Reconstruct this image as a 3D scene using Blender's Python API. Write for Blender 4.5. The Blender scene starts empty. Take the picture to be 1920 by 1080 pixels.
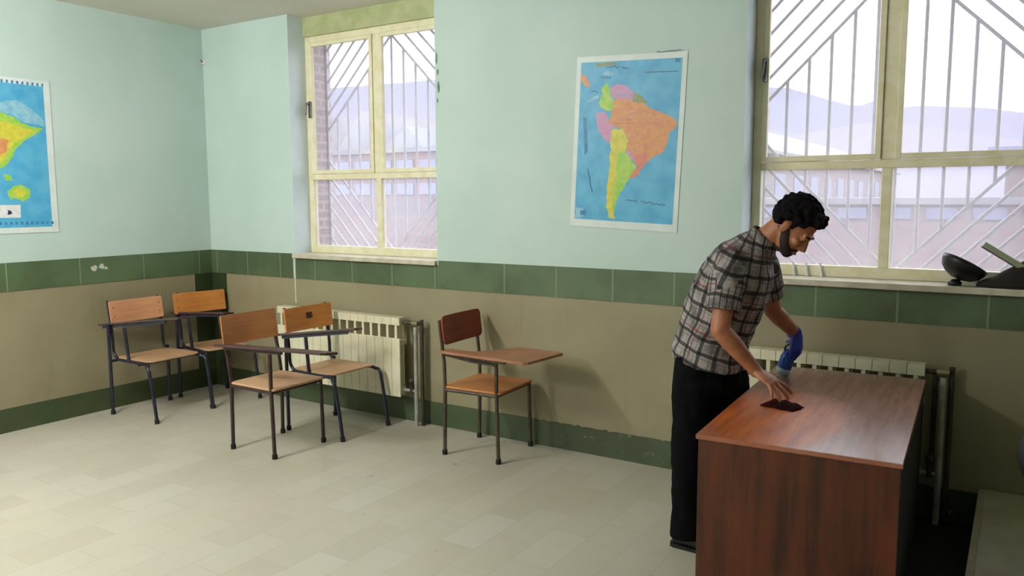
import bpy, bmesh, math, random
from mathutils import Vector, Matrix, noise
random.seed(7)
S = bpy.context.scene
COL = S.collection
PI = math.pi

# ---------------------------------------------------------------- camera
CAMP = Vector((5.9878, -4.4789, 1.6404)); YAW, PITCH, ROLL, FPX = 0.56864, 0.11237, -0.003626, 1498.36
fw = Vector((-math.sin(YAW)*math.cos(PITCH), math.cos(YAW)*math.cos(PITCH), -math.sin(PITCH)))
rt = Vector((math.cos(YAW), math.sin(YAW), 0)); up = rt.cross(fw)
r2 = math.cos(ROLL)*rt + math.sin(ROLL)*up; u2 = -math.sin(ROLL)*rt + math.cos(ROLL)*up
cam = bpy.data.objects.new('camera', bpy.data.cameras.new('camera')); COL.objects.link(cam)
M = Matrix.Identity(4)
for i in range(3):
    M[i][0], M[i][1], M[i][2], M[i][3] = r2[i], u2[i], -fw[i], CAMP[i]
cam.matrix_world = M
cam.data.sensor_width = 36; cam.data.lens = FPX/1920*36; cam.data.clip_end = 2000
S.camera = cam
# ---------------------------------------------------------------- world, exposure
w = bpy.data.worlds.new('overcast_sky'); S.world = w; w.use_nodes = True
w.node_tree.nodes['Background'].inputs[0].default_value = (0.92, 0.96, 1.0, 1)
w.node_tree.nodes['Background'].inputs[1].default_value = 4.3
S.view_settings.view_transform = 'Standard'; S.view_settings.look = 'None'
S.view_settings.gamma = 1; S.view_settings.exposure = 0.0; S.view_settings.use_curve_mapping = False
LAMP_W = 235.0
# (x, y, share) of the fluorescent fittings that are switched on
LAMPS = [(1.7, -3.35, .74), (1.9, -6.0, .75)]

# ---------------------------------------------------------------- materials
def lin(c): return tuple(((v/255)/12.92 if v/255 <= .04045 else ((v/255+.055)/1.055)**2.4) for v in c)
class NT:
    def __init__(s, name):
        s.m = bpy.data.materials.new(name); s.m.use_nodes = True; s.t = s.m.node_tree
        s.b = s.t.nodes['Principled BSDF']; s.out = s.t.nodes['Material Output']
    def n(s, typ, **kw):
        q = s.t.nodes.new(typ)
        for k, v in kw.items():
            if k.startswith('_'): q.inputs[k[1:]].default_value = v
            else: setattr(q, k, v)
        return q
    def l(s, a, b): s.t.links.new(a, b)
    def math(s, op, a, b=None, c=None):
        q = s.n('ShaderNodeMath', operation=op)
        for i, v in enumerate((a, b, c)):
            if v is None: continue
            if isinstance(v, (int, float)): q.inputs[i].default_value = v
            else: s.l(v, q.inputs[i])
        return q.outputs[0]
    def mix(s, f, a, b):
        q = s.n('ShaderNodeMix', data_type='RGBA')
        for sock, v in ((q.inputs[0], f), (q.inputs[6], a), (q.inputs[7], b)):
            if isinstance(v, (int, float)): sock.default_value = v
            elif isinstance(v, tuple): sock.default_value = (*v[:3], 1)
            else: s.l(v, sock)
        return q.outputs[2]
    def coord(s, kind='Object', scale=None):
        tc = s.n('ShaderNodeTexCoord')
        if scale is None: return tc.outputs[kind]
        mp = s.n('ShaderNodeMapping'); s.l(tc.outputs[kind], mp.inputs[0]); mp.inputs['Scale'].default_value = scale
        return mp.outputs[0]
    def noise(s, vec, scale, detail=4, rough=.55):
        q = s.n('ShaderNodeTexNoise', _Scale=scale, _Detail=detail, _Roughness=rough); s.l(vec, q.inputs['Vector']); return q.outputs[0]
    def ramp(s, f, lo, hi):
        q = s.n('ShaderNodeMapRange', interpolation_type='SMOOTHSTEP'); s.l(f, q.inputs[0]); q.inputs[1].default_value = lo; q.inputs[2].default_value = hi
        return q.outputs[0]
    def bump(s, h, st=.2, dist=.01):
        q = s.n('ShaderNodeBump', _Strength=st, _Distance=dist); s.l(h, q.inputs['Height']); s.l(q.outputs[0], s.b.inputs['Normal'])
def paint(name, rgb, rough=.55, rgb2=None, scale=6., metal=0., bump=.0, bscale=60, spec=.5, stretch=None, lo=.35, hi=.65):
    t = NT(name); c = lin(rgb); c2 = lin(rgb2) if rgb2 else tuple(v*.86 for v in c)
    co = t.coord('Object', stretch) if stretch else t.coord()
    f = t.ramp(t.noise(co, scale), lo, hi)
    t.l(t.mix(f, c, c2), t.b.inputs['Base Color'])
    t.b.inputs['Roughness'].default_value = rough; t.b.inputs['Metallic'].default_value = metal
    t.b.inputs['Specular IOR Level'].default_value = spec
    if bump: t.bump(t.noise(t.coord(), bscale), bump, .004)
    return t.m

MINT = paint('mint_wall_paint', (194, 212, 207), .6, (186, 207, 200), 1.2, bump=.15, bscale=35)
def beige_wall():
    t = NT('lower_beige_paint'); co = t.coord()
    a = t.ramp(t.noise(co, 1.6), .3, .7)
    c = t.mix(a, lin((150, 142, 114)), lin((140, 131, 103)))
    st = t.n('ShaderNodeMapping'); t.l(co, st.inputs[0]); st.inputs['Scale'].default_value = (9, 9, 1.2)
    c = t.mix(t.math('MULTIPLY', t.ramp(t.noise(st.outputs[0], 1.5), .56, .8), .35), c, lin((120, 106, 74)))
    t.l(c, t.b.inputs['Base Color']); t.b.inputs['Roughness'].default_value = .5
    t.bump(t.noise(co, 40), .12, .004); return t.m
BEIGE = beige_wall()
def green_band(name, c1, c2, axis, worn=False):
    t = NT(name); co = t.coord(); sx = t.n('ShaderNodeSeparateXYZ'); t.l(co, sx.inputs[0])
    c = t.mix(t.ramp(t.noise(co, 2.3), .35, .65), lin(c1), lin(c2))
    c = t.mix(t.math('MULTIPLY', t.ramp(t.noise(co, 30), .6, .8), .25), c, lin((120, 128, 100)))
    if axis is not None:
        v = sx.outputs[axis]
        if axis == 0:
            v = t.math('ADD', v, t.math('MULTIPLY', t.math('LESS_THAN', v, 2.8), .19))
            v = t.math('SUBTRACT', v, .267)
        else: v = t.math('ADD', v, 8.45)
        m = t.math('PINGPONG', v, .2) if axis == 0 else t.math('PINGPONG', v, .26)
        g = t.math('LESS_THAN', m, .005)
        c = t.mix(t.math('MULTIPLY', g, .6), c, lin((140, 150, 125)))
    if worn:
        g = t.math('MULTIPLY', t.ramp(sx.outputs[0], 3.3, 3.7), t.ramp(t.noise(co, 22, 6, .7), .60, .72))
        c = t.mix(g, c, lin((150, 140, 105)))
    t.l(c, t.b.inputs['Base Color']); t.b.inputs['Roughness'].default_value = .38
    return t.m
BAND_B = green_band('green_tile_band_back', (92, 112, 82), (76, 92, 66), 0)
BAND_L = green_band('green_tile_band_left', (88, 110, 78), (74, 92, 62), 1)
BAND_C = green_band('green_corner_strip', (56, 70, 42), (46, 58, 34), None)
BASE_B = green_band('green_base_back', (74, 88, 62), (60, 72, 48), None, True)
BASE_L = green_band('green_base_left', (72, 84, 52), (60, 74, 46), None)
CEILM = paint('ceiling_plaster', (222, 218, 208), .8, (214, 212, 200), 1.5)
REVEAL = paint('reveal_plaster', (214, 226, 232), .6, (204, 220, 226), 3)
FRAMEP = paint('cream_window_paint', (234, 228, 200), .42, (224, 216, 178), 14)
HEADP = paint('olive_head_paint', (182, 186, 142), .5, (166, 174, 126), 8)
STONE = paint('sill_stone', (205, 198, 180), .35, (188, 180, 160), 12)
GRILLE = paint('grille_paint', (184, 182, 196), .5, (174, 172, 188), 10)
BRICKX = None
def brick(name, c1, c2, mort, scale, bw=.5, rh=.25, rot=None):
    t = NT(name); co = t.coord()
    sp_ = t.n('ShaderNodeSeparateXYZ'); t.l(co, sp_.inputs[0]); mp = t.n('ShaderNodeCombineXYZ')
    t.l(sp_.outputs[1 if rot else 0], mp.inputs[0]); t.l(sp_.outputs[2], mp.inputs[1])
    b = t.n('ShaderNodeTexBrick', _Scale=scale); t.l(mp.outputs[0], b.inputs['Vector'])
    b.inputs['Color1'].default_value = (*lin(c1), 1); b.inputs['Color2'].default_value = (*lin(c2), 1); b.inputs['Mortar'].default_value = (*lin(mort), 1)
    b.inputs['Mortar Size'].default_value = .012; b.inputs['Brick Width'].default_value = bw; b.inputs['Row Height'].default_value = rh
    b.inputs['Bias'].default_value = 0
    t.l(t.mix(t.math('MULTIPLY', t.ramp(t.noise(co, 1.1), .3, .7), .35), b.outputs[0], lin(mort)), t.b.inputs['Base Color'])
    t.b.inputs['Roughness'].default_value = .9
    return t.m
BR_FRONT = brick('pale_brick_front', (123, 100, 101), (114, 95, 100), (122, 114, 119), 1.0, .26, .08, False)
BR_SIDE = brick('pale_brick_side', (122, 100, 101), (114, 95, 100), (122, 114, 119), 1.0, .26, .08, True)
BR_JAMB = brick('jamb_brick', (166, 136, 138), (154, 130, 134), (184, 172, 174), 1.0, .22, .07, True)
SNOW = paint('pale_roof_sheet', (129, 126, 132), .7, (110, 106, 116), .8)
BLUEW = paint('far_window_grey', (118, 120, 146), .4)
HILLM = paint('hazy_hill', (112, 108, 128), .95, (106, 104, 124), .01)  # pale lavender puts the distance haze into the hill colours
HILLM2 = paint('near_hazy_hill', (120, 114, 130), .95, (114, 108, 126), .02)
GROUNDM = paint('yard_ground', (104, 98, 98), .9, (91, 84, 84), .5)

def floor_cover():
    t = NT('floor_terrazzo_tiles'); co = t.coord()
    mp = t.n('ShaderNodeMapping'); t.l(co, mp.inputs[0]); mp.inputs['Rotation'].default_value = (0, 0, PI/2); mp.inputs['Location'].default_value = (.05, .1, 0)
    b = t.n('ShaderNodeTexBrick', _Scale=1.0); t.l(mp.outputs[0], b.inputs['Vector'])
    b.inputs['Color1'].default_value = (*lin((194, 190, 177)), 1); b.inputs['Color2'].default_value = (*lin((183, 178, 162)), 1); b.inputs['Mortar'].default_value = (*lin((180, 174, 156)), 1)
    b.inputs['Mortar Size'].default_value = .0045; b.inputs['Brick Width'].default_value = .4; b.inputs['Row Height'].default_value = .2; b.inputs['Mortar Smooth'].default_value = .4
    c = t.mix(t.math('MULTIPLY', t.ramp(t.noise(co, 2.2, 5), .35, .7), .45), b.outputs[0], lin((190, 184, 164)))
    c = t.mix(t.math('MULTIPLY', t.ramp(t.noise(co, 9, 6, .7), .6, .75), .3), c, lin((164, 156, 134)))
    c = t.mix(t.math('MULTIPLY', t.ramp(t.noise(co, 7, 2), .73, .76), .5), c, lin((110, 112, 110)))
    t.l(c, t.b.inputs['Base Color'])
    r = t.math('MULTIPLY_ADD', t.noise(co, 5), .3, .28); t.l(r, t.b.inputs['Roughness'])
    t.bump(b.outputs[1], -.25, .002)
    return t.m
FLOORM = floor_cover()

def wood(name, c1, c2, rough=.45, grain=(1, 14, 14), scale=3.5, band=.5):
    t = NT(name); co = t.coord('Object', grain)
    n1 = t.noise(co, scale, 6, .65); n2 = t.noise(t.coord(), 3, 3)
    f = t.math('ADD', t.math('MULTIPLY', t.ramp(n1, .35, .68), band), t.math('MULTIPLY', t.ramp(n2, .35, .65), 1-band))
    t.l(t.mix(f, lin(c1), lin(c2)), t.b.inputs['Base Color']); t.b.inputs['Roughness'].default_value = rough
    return t.m
W_PINK = wood('pinkish_plywood', (214, 156, 112), (196, 134, 96), .35, (14, 1, 14))
W_ORNG = wood('orange_plywood', (214, 142, 70), (192, 118, 56), .38, (14, 1, 14))
W_TAN = wood('worn_tan_plywood', (186, 126, 76), (160, 100, 56), .5, (14, 1, 14))
W_SEAT = wood('pale_seat_plywood', (200, 160, 124), (176, 132, 94), .45)
W_RED = wood('red_brown_backboard', (140, 52, 32), (112, 38, 22), .35, (14, 1, 14))
W_RSEAT = wood('amber_seat_plywood', (196, 128, 70), (164, 98, 50), .4)
W_TAB5 = wood('worn_tablet_board', (176, 124, 92), (134, 84, 56), .4)
W_TABD = wood('dark_tablet_board', (84, 56, 52), (56, 38, 40), .4)
W_EDGE = paint('dark_board_edge', (70, 34, 26), .5)
TUBE_BLUE = paint('blue_black_tube', (24, 25, 42), .3, (36, 40, 62), 20)
TUBE_RED = paint('dark_maroon_tube', (48, 28, 28), .35, (60, 40, 36), 20)
TUBE_BRN = paint('brown_grey_tube', (82, 72, 58), .4, (60, 46, 38), 24)
RUBBER = paint('black_rubber', (18, 18, 20), .7)
RADW = paint('cream_radiator_enamel', (226, 222, 196), .3, (216, 210, 180), 6)
PIPEG = paint('grey_pipe_paint', (172, 172, 166), .35, (150, 150, 142), 12)
PIPED = paint('dark_pipe_paint', (62, 58, 44), .5, (50, 46, 34), 12)
BRASS = paint('valve_metal', (150, 140, 108), .35, (120, 112, 84), 20, metal=.6)
STEEL = paint('dull_steel', (120, 118, 112), .35, (96, 94, 88), 20, metal=.7)

def desk_top_mat():
    t = NT('varnished_desk_top'); co = t.coord(); sx = t.n('ShaderNodeSeparateXYZ'); t.l(co, sx.inputs[0])
    g = t.coord('Object', (10, 1, 10))
    n1 = t.noise(g, 3, 6, .65)
    clean = t.mix(t.ramp(n1, .35, .68), lin((190, 100, 32)), lin((146, 66, 20)))
    dust_haze = t.mix(t.ramp(n1, .35, .68), lin((150, 106, 92)), lin((126, 84, 72)))
    # wiped, damp area along the left half of the top
    dx = t.math('DIVIDE', t.math('SUBTRACT', sx.outputs[0], -.16), .25); dy = t.math('DIVIDE', t.math('SUBTRACT', sx.outputs[1], -.30), .44)
    d = t.math('ADD', t.math('MULTIPLY', dx, dx), t.math('MULTIPLY', dy, dy))
    d = t.math('ADD', d, t.math('MULTIPLY', t.math('SUBTRACT', t.noise(co, 6, 3), .5), 1.3))
    m = t.ramp(d, .5, 1.7)
    c = t.mix(m, clean, dust_haze); t.l(c, t.b.inputs['Base Color'])
    t.l(t.math('MULTIPLY_ADD', m, -.15, .40), t.b.inputs['Roughness'])
    t.b.inputs['Specular IOR Level'].default_value = .5
    return t.m
DESKTOP = desk_top_mat()
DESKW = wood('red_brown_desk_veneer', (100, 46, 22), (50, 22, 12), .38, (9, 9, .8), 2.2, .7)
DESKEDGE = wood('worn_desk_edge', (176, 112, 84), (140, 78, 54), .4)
DESKSHADE = wood('painted_desk_shade', (22, 14, 12), (14, 10, 9), .8)  # near-black: the shade under the desk is put into this colour

def glass(name, dust_haze):
    t = NT(name); t.t.nodes.remove(t.b)
    tr = t.n('ShaderNodeBsdfTransparent'); gl = t.n('ShaderNodeBsdfGlossy', _Roughness=.03); df = t.n('ShaderNodeBsdfTranslucent'); df.inputs[0].default_value = (.95, .92, .97, 1)
    tr.inputs[0].default_value = (.97, .97, .98, 1)
    m1 = t.n('ShaderNodeMixShader'); m1.inputs[0].default_value = .05; t.l(tr.outputs[0], m1.inputs[1]); t.l(gl.outputs[0], m1.inputs[2])
    m2 = t.n('ShaderNodeMixShader'); t.l(t.math('MULTIPLY_ADD', t.noise(t.coord(), 4, 4), dust_haze*.6, dust_haze*.7), m2.inputs[0])
    t.l(m1.outputs[0], m2.inputs[1]); t.l(df.outputs[0], m2.inputs[2]); t.l(m2.outputs[0], t.out.inputs[0])
    return t.m
GLASS_UP = glass('hazed_dusty_pane', .085); GLASS_LO = glass('hazed_dirty_lower_pane', .12)  # translucent mix adds outdoor glare as painted haze; lower panes also dirty

SKIN = paint('warm_skin', (176, 118, 84), .5, (160, 100, 70), 18, bump=.05)
HAIRM = paint('black_hair', (12, 10, 14), .9, (18, 15, 18), 60, spec=.12)
BEARDM = paint('dark_beard', (30, 20, 16), .8, (44, 30, 24), 120)
TROU = paint('black_trouser_cloth', (11, 11, 14), .95, (14, 14, 17), 30, spec=.1)
SHOEM = paint('black_shoe_leather', (14, 13, 14), .35)
GLOVEM = paint('blue_rubber_glove', (34, 52, 176), .35, (28, 40, 150), 20)
EYEM = paint('eye_white', (210, 200, 190), .3); LIPM = paint('lip_skin', (140, 76, 64), .5)
CLOTHM = paint('dark_maroon_cloth', (54, 14, 14), .95, (30, 10, 12), 14, spec=.1)
BOTTLE = paint('blue_bottle_plastic', (44, 96, 190), .25, (36, 84, 170), 10)
WHITEP = paint('white_plastic', (226, 228, 232), .35); BLACKP = paint('black_plastic', (16, 16, 20), .4)
def plaid():
    t = NT('grey_plaid_cotton'); co = t.coord(); sx = t.n('ShaderNodeSeparateXYZ'); t.l(co, sx.inputs[0])
    wob = t.math('MULTIPLY', t.math('SUBTRACT', t.noise(co, 9, 2), .5), .03)
    ang = t.math('ADD', t.math('MULTIPLY', t.math('ARCTAN2', sx.outputs[1], sx.outputs[0]), .17), wob)
    z = t.math('ADD', sx.outputs[2], wob)
    def line(v, off, wd, per=.066): return t.math('LESS_THAN', t.math('PINGPONG', t.math('ADD', v, off), per/2), wd)
    c = t.mix(t.ramp(t.noise(co, 14), .4, .7), lin((160, 152, 150)), lin((100, 94, 96)))
    for v in (ang, z):
        c = t.mix(t.math('MULTIPLY', line(v, 5.0, .0078), .8), c, lin((26, 26, 30)))
        c = t.mix(t.math('MULTIPLY', line(v, 5.02, .002), .5), c, lin((60, 84, 74)))
        c = t.mix(t.math('MULTIPLY', line(v, 5.045, .004, .198), .55), c, lin((110, 30, 34)))
    t.l(c, t.b.inputs['Base Color']); t.b.inputs['Roughness'].default_value = .9
    t.b.inputs['Specular IOR Level'].default_value = .2
    t.bump(t.noise(co, 12, 3), .5, .02)
    return t.m
PLAID = plaid()

# ---------------------------------------------------------------- mesh helpers
class MB:
    def __init__(s): s.v = []; s.f = []; s.mi = []; s.sm = []
    def add(s, vs, fs, mi=0, smooth=False):
        o = len(s.v); s.v += [tuple(v) for v in vs]
        for f in fs: s.f.append([i+o for i in f]); s.mi.append(mi); s.sm.append(smooth)
        return s
    def box(s, x0, x1, y0, y1, z0, z1, mi=0, mat=None):
        vs = [Vector((x, y, z)) for z in (z0, z1) for y in (y0, y1) for x in (x0, x1)]
        if mat is not None: vs = [mat @ v for v in vs]
        return s.add(vs, [(0, 2, 3, 1), (4, 5, 7, 6), (0, 1, 5, 4), (2, 6, 7, 3), (0, 4, 6, 2), (1, 3, 7, 5)], mi)
    def prism(s, pts, z0, z1, mi=0, mat=None):       # polygon in xy, extruded in z
        n = len(pts); vs = [Vector((x, y, z0)) for x, y in pts]+[Vector((x, y, z1)) for x, y in pts]
        if mat is not None: vs = [mat @ v for v in vs]
        a = sum(pts[i][0]*pts[(i+1) % n][1]-pts[(i+1) % n][0]*pts[i][1] for i in range(n))
        fs = [tuple(range(n))[::-1], tuple(range(n, 2*n))]+[(i, (i+1) % n, n+(i+1) % n, n+i) for i in range(n)]
        if a < 0: fs = [f[::-1] for f in fs]
        return s.add(vs, fs, mi)
    def tube(s, path, r, n=10, mi=0, closed_ends=True):
        P = [Vector(p) for p in path]; R = r if isinstance(r, (list, tuple)) else [r]*len(P)
        vs = []; T0 = None; U = None
        for i, p in enumerate(P):
            t = (P[min(i+1, len(P)-1)]-P[max(i-1, 0)]).normalized()
            if U is None:
                U = t.orthogonal().normalized()
            else:
                U = (U - t*U.dot(t)).normalized()
            V = t.cross(U)
            for k in range(n):
                a = 2*PI*k/n; vs.append(p+(U*math.cos(a)+V*math.sin(a))*R[i])
        fs = [(i*n+k, i*n+(k+1) % n, (i+1)*n+(k+1) % n, (i+1)*n+k) for i in range(len(P)-1) for k in range(n)]
        s.add(vs, fs, mi, True)
        if closed_ends:
            s.add(vs[:n], [tuple(range(n))[::-1]], mi); s.add(vs[-n:], [tuple(range(n))], mi)
        return s
    def cyl(s, a, b, r0, r1=None, n=16, mi=0): return s.tube([a, b], [r0, r0 if r1 is None else r1], n, mi)
    def lathe(s, prof, c=(0, 0, 0), axis=(0, 0, 1), n=24, mi=0):   # profile of (r, h)
        ax = Vector(axis).normalized(); U = ax.orthogonal().normalized(); V = ax.cross(U); c = Vector(c)
        vs = [c+ax*h+(U*math.cos(2*PI*k/n)+V*math.sin(2*PI*k/n))*max(r, 1e-4) for r, h in prof for k in range(n)]
        fs = [(i*n+k, i*n+(k+1) % n, (i+1)*n+(k+1) % n, (i+1)*n+k) for i in range(len(prof)-1) for k in range(n)]
        return s.add(vs, fs, mi, True)
    def loft(s, secs, n=24, mi=0, p=2.0):              # secs: (center, U*halfU, V*halfV); closed solid
        vs = []
        for c, U, V in secs:
            c, U, V = Vector(c), Vector(U), Vector(V)
            for k in range(n):
                a = 2*PI*k/n; ca, sa = math.cos(a), math.sin(a)
                vs.append(c+U*(abs(ca)**(2/p)*(1 if ca >= 0 else -1))+V*(abs(sa)**(2/p)*(1 if sa >= 0 else -1)))
        m = len(secs)
        fs = [(i*n+k, i*n+(k+1) % n, (i+1)*n+(k+1) % n, (i+1)*n+k) for i in range(m-1) for k in range(n)]
        fs += [tuple(range(n))[::-1], tuple(range((m-1)*n, m*n))]
        return s.add(vs, fs, mi, True)
    def ell(s, c, rx, ry, rz, mat=None, n=20, m=12, mi=0):
        c = Vector(c); vs = []
        for j in range(m+1):
            ph = PI*j/m
            for k in range(n):
                a = 2*PI*k/n; v = Vector((max(math.sin(ph), 1e-3)*math.cos(a)*rx, max(math.sin(ph), 1e-3)*math.sin(a)*ry, math.cos(ph)*rz))
                if mat is not None: v = mat @ v
                vs.append(c+v)
        fs = [(j*n+k, (j+1)*n+k, (j+1)*n+(k+1) % n, j*n+(k+1) % n) for j in range(m) for k in range(n)]
        fs += [tuple(range(n)), tuple(range(m*n, m*n+n))[::-1]]
        return s.add(vs, fs, mi, True)
    def capsule(s, a, b, r0, r1, n=16, mi=0):
        a, b = Vector(a), Vector(b); t = (b-a).normalized(); path = []; R = []
        for k in range(5): q = PI/2*(1-k/4); path.append(a-t*r0*math.sin(q)); R.append(max(r0*math.cos(q), 1e-3))
        for k in range(1, 5): path.append(a.lerp(b, k/5)); R.append(r0+(r1-r0)*k/5)
        for k in range(5): q = PI/2*k/4; path.append(b+t*r1*math.sin(q)); R.append(max(r1*math.cos(q), 1e-3))
        return s.tube(path, R, n, mi)
    def build(s, name, mats, parent=None, loc=None, bevel=0, smooth=None):
        me = bpy.data.meshes.new(name); me.from_pydata(s.v, [], s.f)
        for m in (mats if isinstance(mats, (list, tuple)) else [mats]): me.materials.append(m)
        for p, mi, sm in zip(me.polygons, s.mi, s.sm): p.material_index = mi; p.use_smooth = sm if smooth is None else smooth
        me.update()
        o = bpy.data.objects.new(name, me); COL.objects.link(o)
        if parent: o.parent = parent
        if loc is not None: o.location = loc
        if bevel:
            b = o.modifiers.new('bevel', 'BEVEL'); b.width = bevel; b.segments = 2; b.limit_method = 'ANGLE'; b.angle_limit = .7
        return o
def tag(o, label, cat, group=None, kind=None):
    o['label'] = label; o['category'] = cat
    if group: o['group'] = group
    if kind: o['kind'] = kind
    return o
def struct(o, label=None):
    o['kind'] = 'structure'
    if label: o['label'] = label
    return o
def thing(name, label, cat, loc=(0, 0, 0), rz=0, group=None):
    o = bpy.data.objects.new(name, None); o.empty_display_size = .1; COL.objects.link(o); o.location = loc; o.rotation_euler = (0, 0, rz)
    return tag(o, label, cat, group)
def fuse(o, voxel, smooth=6, fac=.5):
    r = o.modifiers.new('fuse', 'REMESH'); r.mode = 'VOXEL'; r.voxel_size = voxel; r.use_smooth_shade = True
    if smooth: q = o.modifiers.new('soften', 'SMOOTH'); q.iterations = smooth; q.factor = fac
    return o
def arc(c, r, a0, a1, n, U, V):
    c, U, V = Vector(c), Vector(U), Vector(V)
    return [c+(U*math.cos(a0+(a1-a0)*i/n)+V*math.sin(a0+(a1-a0)*i/n))*r for i in range(n+1)]

# ---------------------------------------------------------------- room shell
H = 3.069; RX = 10.6; RY = -7.6; WT = .45           # room height, right wall, rear wall, wall thickness
W1 = (1.05, 2.50); W2 = (4.655, 6.10); W3_ADDED = (8.26, 9.70); SILLZ = 1.2
struct(MB().box(-.3, RX+.3, RY-.3, WT, -.15, 0).build('floor', FLOORM))
struct(MB().box(-.3, RX+.3, RY-.3, WT, H, H+.2).build('ceiling', CEILM))
struct(MB().box(-.3, 0, RY-.3, 0, 0, SILLZ).build('wall_left_lower', BEIGE)).name = 'wall_left'
m = MB().box(-.3, 0, RY-.3, WT, SILLZ, H, 0).box(-.3, 0, RY-.3, WT, 0, SILLZ, 1)
bpy.data.objects.remove(bpy.data.objects['wall_left'])
struct(m.build('wall_left', [MINT, BEIGE]))
m = MB()
YI = .27                                            # inner leaf of the wall; brick outside
m.box(0, RX, 0, YI, 0, SILLZ-.03, 1)
for a, b in ((0, W1[0]), (W1[1], W2[0]), (W2[1], W3_ADDED[0]), (W3_ADDED[1], RX)): m.box(a, b, 0, YI, SILLZ-.03, H, 0)
wb = m.build('wall_back', [MINT, BEIGE, REVEAL]); struct(wb)
for p in wb.data.polygons:                          # the window reveals are bare white plaster
    c = p.center
    if abs(p.normal.x) > .9 and c.z > SILLZ and (abs(c.x-W1[0]) < .01 or abs(c.x-W1[1]) < .01 or abs(c.x-W2[0]) < .01 or abs(c.x-W2[1]) < .01 or abs(c.x-W3_ADDED[0]) < .01 or abs(c.x-W3_ADDED[1]) < .01): p.material_index = 2
m = MB(); m.box(0, RX, YI, WT, -3.5, SILLZ, 0)
for a, b in ((-6, W1[0]), (W1[1], W2[0]), (W2[1], W3_ADDED[0]), (W3_ADDED[1], RX)): m.box(a if a > 0 else 0, b, YI, WT, SILLZ, H+.6, 0)
m.box(W1[0], W1[1], YI, WT, H-.02, H+.6, 0); m.box(W2[0], W2[1], YI, WT, H-.02, H+.6, 0); m.box(W3_ADDED[0], W3_ADDED[1], YI, WT, H-.02, H+.6, 0)
struct(m.build('wall_outer', BR_JAMB))
struct(MB().box(RX, RX+.3, RY-.3, WT, 0, SILLZ, 1).box(RX, RX+.3, RY-.3, WT, SILLZ, H, 0).build('wall_right', [MINT, BEIGE]))
struct(MB().box(0, RX, RY-.3, RY, 0, SILLZ, 1).box(0, RX, RY-.3, RY, SILLZ, H, 0).build('wall_front', [MINT, BEIGE]))

# green tile bands and strips framing the beige panels
T = .005; BZ0, BZ1 = 1.0, 1.2
def ragged(mb, x0, x1, z0, z1, y0, y1, amp, start):
    n = int((x1-x0)/.02)
    for i in range(n):
        a = x0+(x1-x0)*i/n; b = x0+(x1-x0)*(i+1)/n
        za = z1+(noise.noise((a*31, 0, 0))*amp if a > start else 0); zb = z1+(noise.noise((b*31, 0, 0))*amp if b > start else 0)
        mb.add([(a, y0, z0), (b, y0, z0), (b, y0, zb), (a, y0, za), (a, y1, z0), (b, y1, z0), (b, y1, zb), (a, y1, za)],
               [(0, 1, 2, 3), (7, 6, 5, 4), (3, 2, 6, 7), (0, 4, 5, 1)])
struct(MB().box(T, W1[0]+1.5, -T, 0, BZ0, BZ1-.032).box(W1[0]+1.5, RX, -T, 0, BZ0, BZ1-.032)
       .box(T, W1[0], -T, 0, BZ1-.032, BZ1).box(W1[1], W2[0], -T, 0, BZ1-.032, BZ1).build('trim_1', BAND_B))
struct(MB().box(0, T, RY, -T, BZ0, BZ1).build('trim_2', BAND_L))
struct(MB().box(T, .19, -T, 0, .17, BZ0).box(0, T, -.18, -T, .17, BZ0).build('trim_3', BAND_C))
m = MB(); ragged(m, T, RX-.01, 0, .17, -.008, 0, .012, 3.25); struct(m.build('baseboard_back', BASE_B))
struct(MB().box(0, .008, RY, -.008, 0, .17).build('baseboard_left', BASE_L))
# bits of chipped white filler on the bands
def blotch(c, axis, rx, rz, seed, name, mat):
    random.seed(seed); pts = [(math.cos(2*PI*k/14)*rx*random.uniform(.5, 1), math.sin(2*PI*k/14)*rz*random.uniform(.5, 1)) for k in range(14)]
    mb = MB()
    if axis == 'y': mt = Matrix.Translation(c) @ Matrix.Rotation(PI/2, 4, 'X')
    else: mt = Matrix.Translation(c) @ Matrix.Rotation(PI/2, 4, 'Z') @ Matrix.Rotation(PI/2, 4, 'X')
    mb.prism(pts, -.001, .001, 0, mt); return mb
FILL = paint('chipped_white_filler', (196, 200, 190), .8)
mb = MB()
for (y, z, rx, rz, sd) in ((-1.06, 1.115, .035, .03, 1), (-1.00, 1.125, .025, .03, 2), (-.965, 1.11, .018, .014, 3)):
    q = blotch((T+.0008, y, z), 'x', rx, rz, sd, '', FILL); mb.add(q.v, q.f)
struct(mb.build('trim_4', FILL))
mb = MB().box(1.035, 1.06, -.008, 0, 1.0, 1.2).box(1.04, 1.052, -.003, 0, .80, 1.0)
mb.box(2.498, 2.515, -.008, 0, 1.165, 1.2)
struct(mb.build('trim_5', FILL))
CHIP = paint('chipped_plaster_grey', (120, 138, 128), .8); mb = MB()
for x, z, rx, rz, sd in ((2.515, 2.60, .012, .05, 4), (2.525, 2.50, .010, .03, 5), (2.53, 2.40, .014, .05, 6), (2.52, 2.31, .008, .025, 7)):
    q = blotch((x, -.0008, z), 'y', rx, rz, sd, '', CHIP); mb.add(q.v, q.f)
struct(mb.build('trim_6', CHIP))

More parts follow.
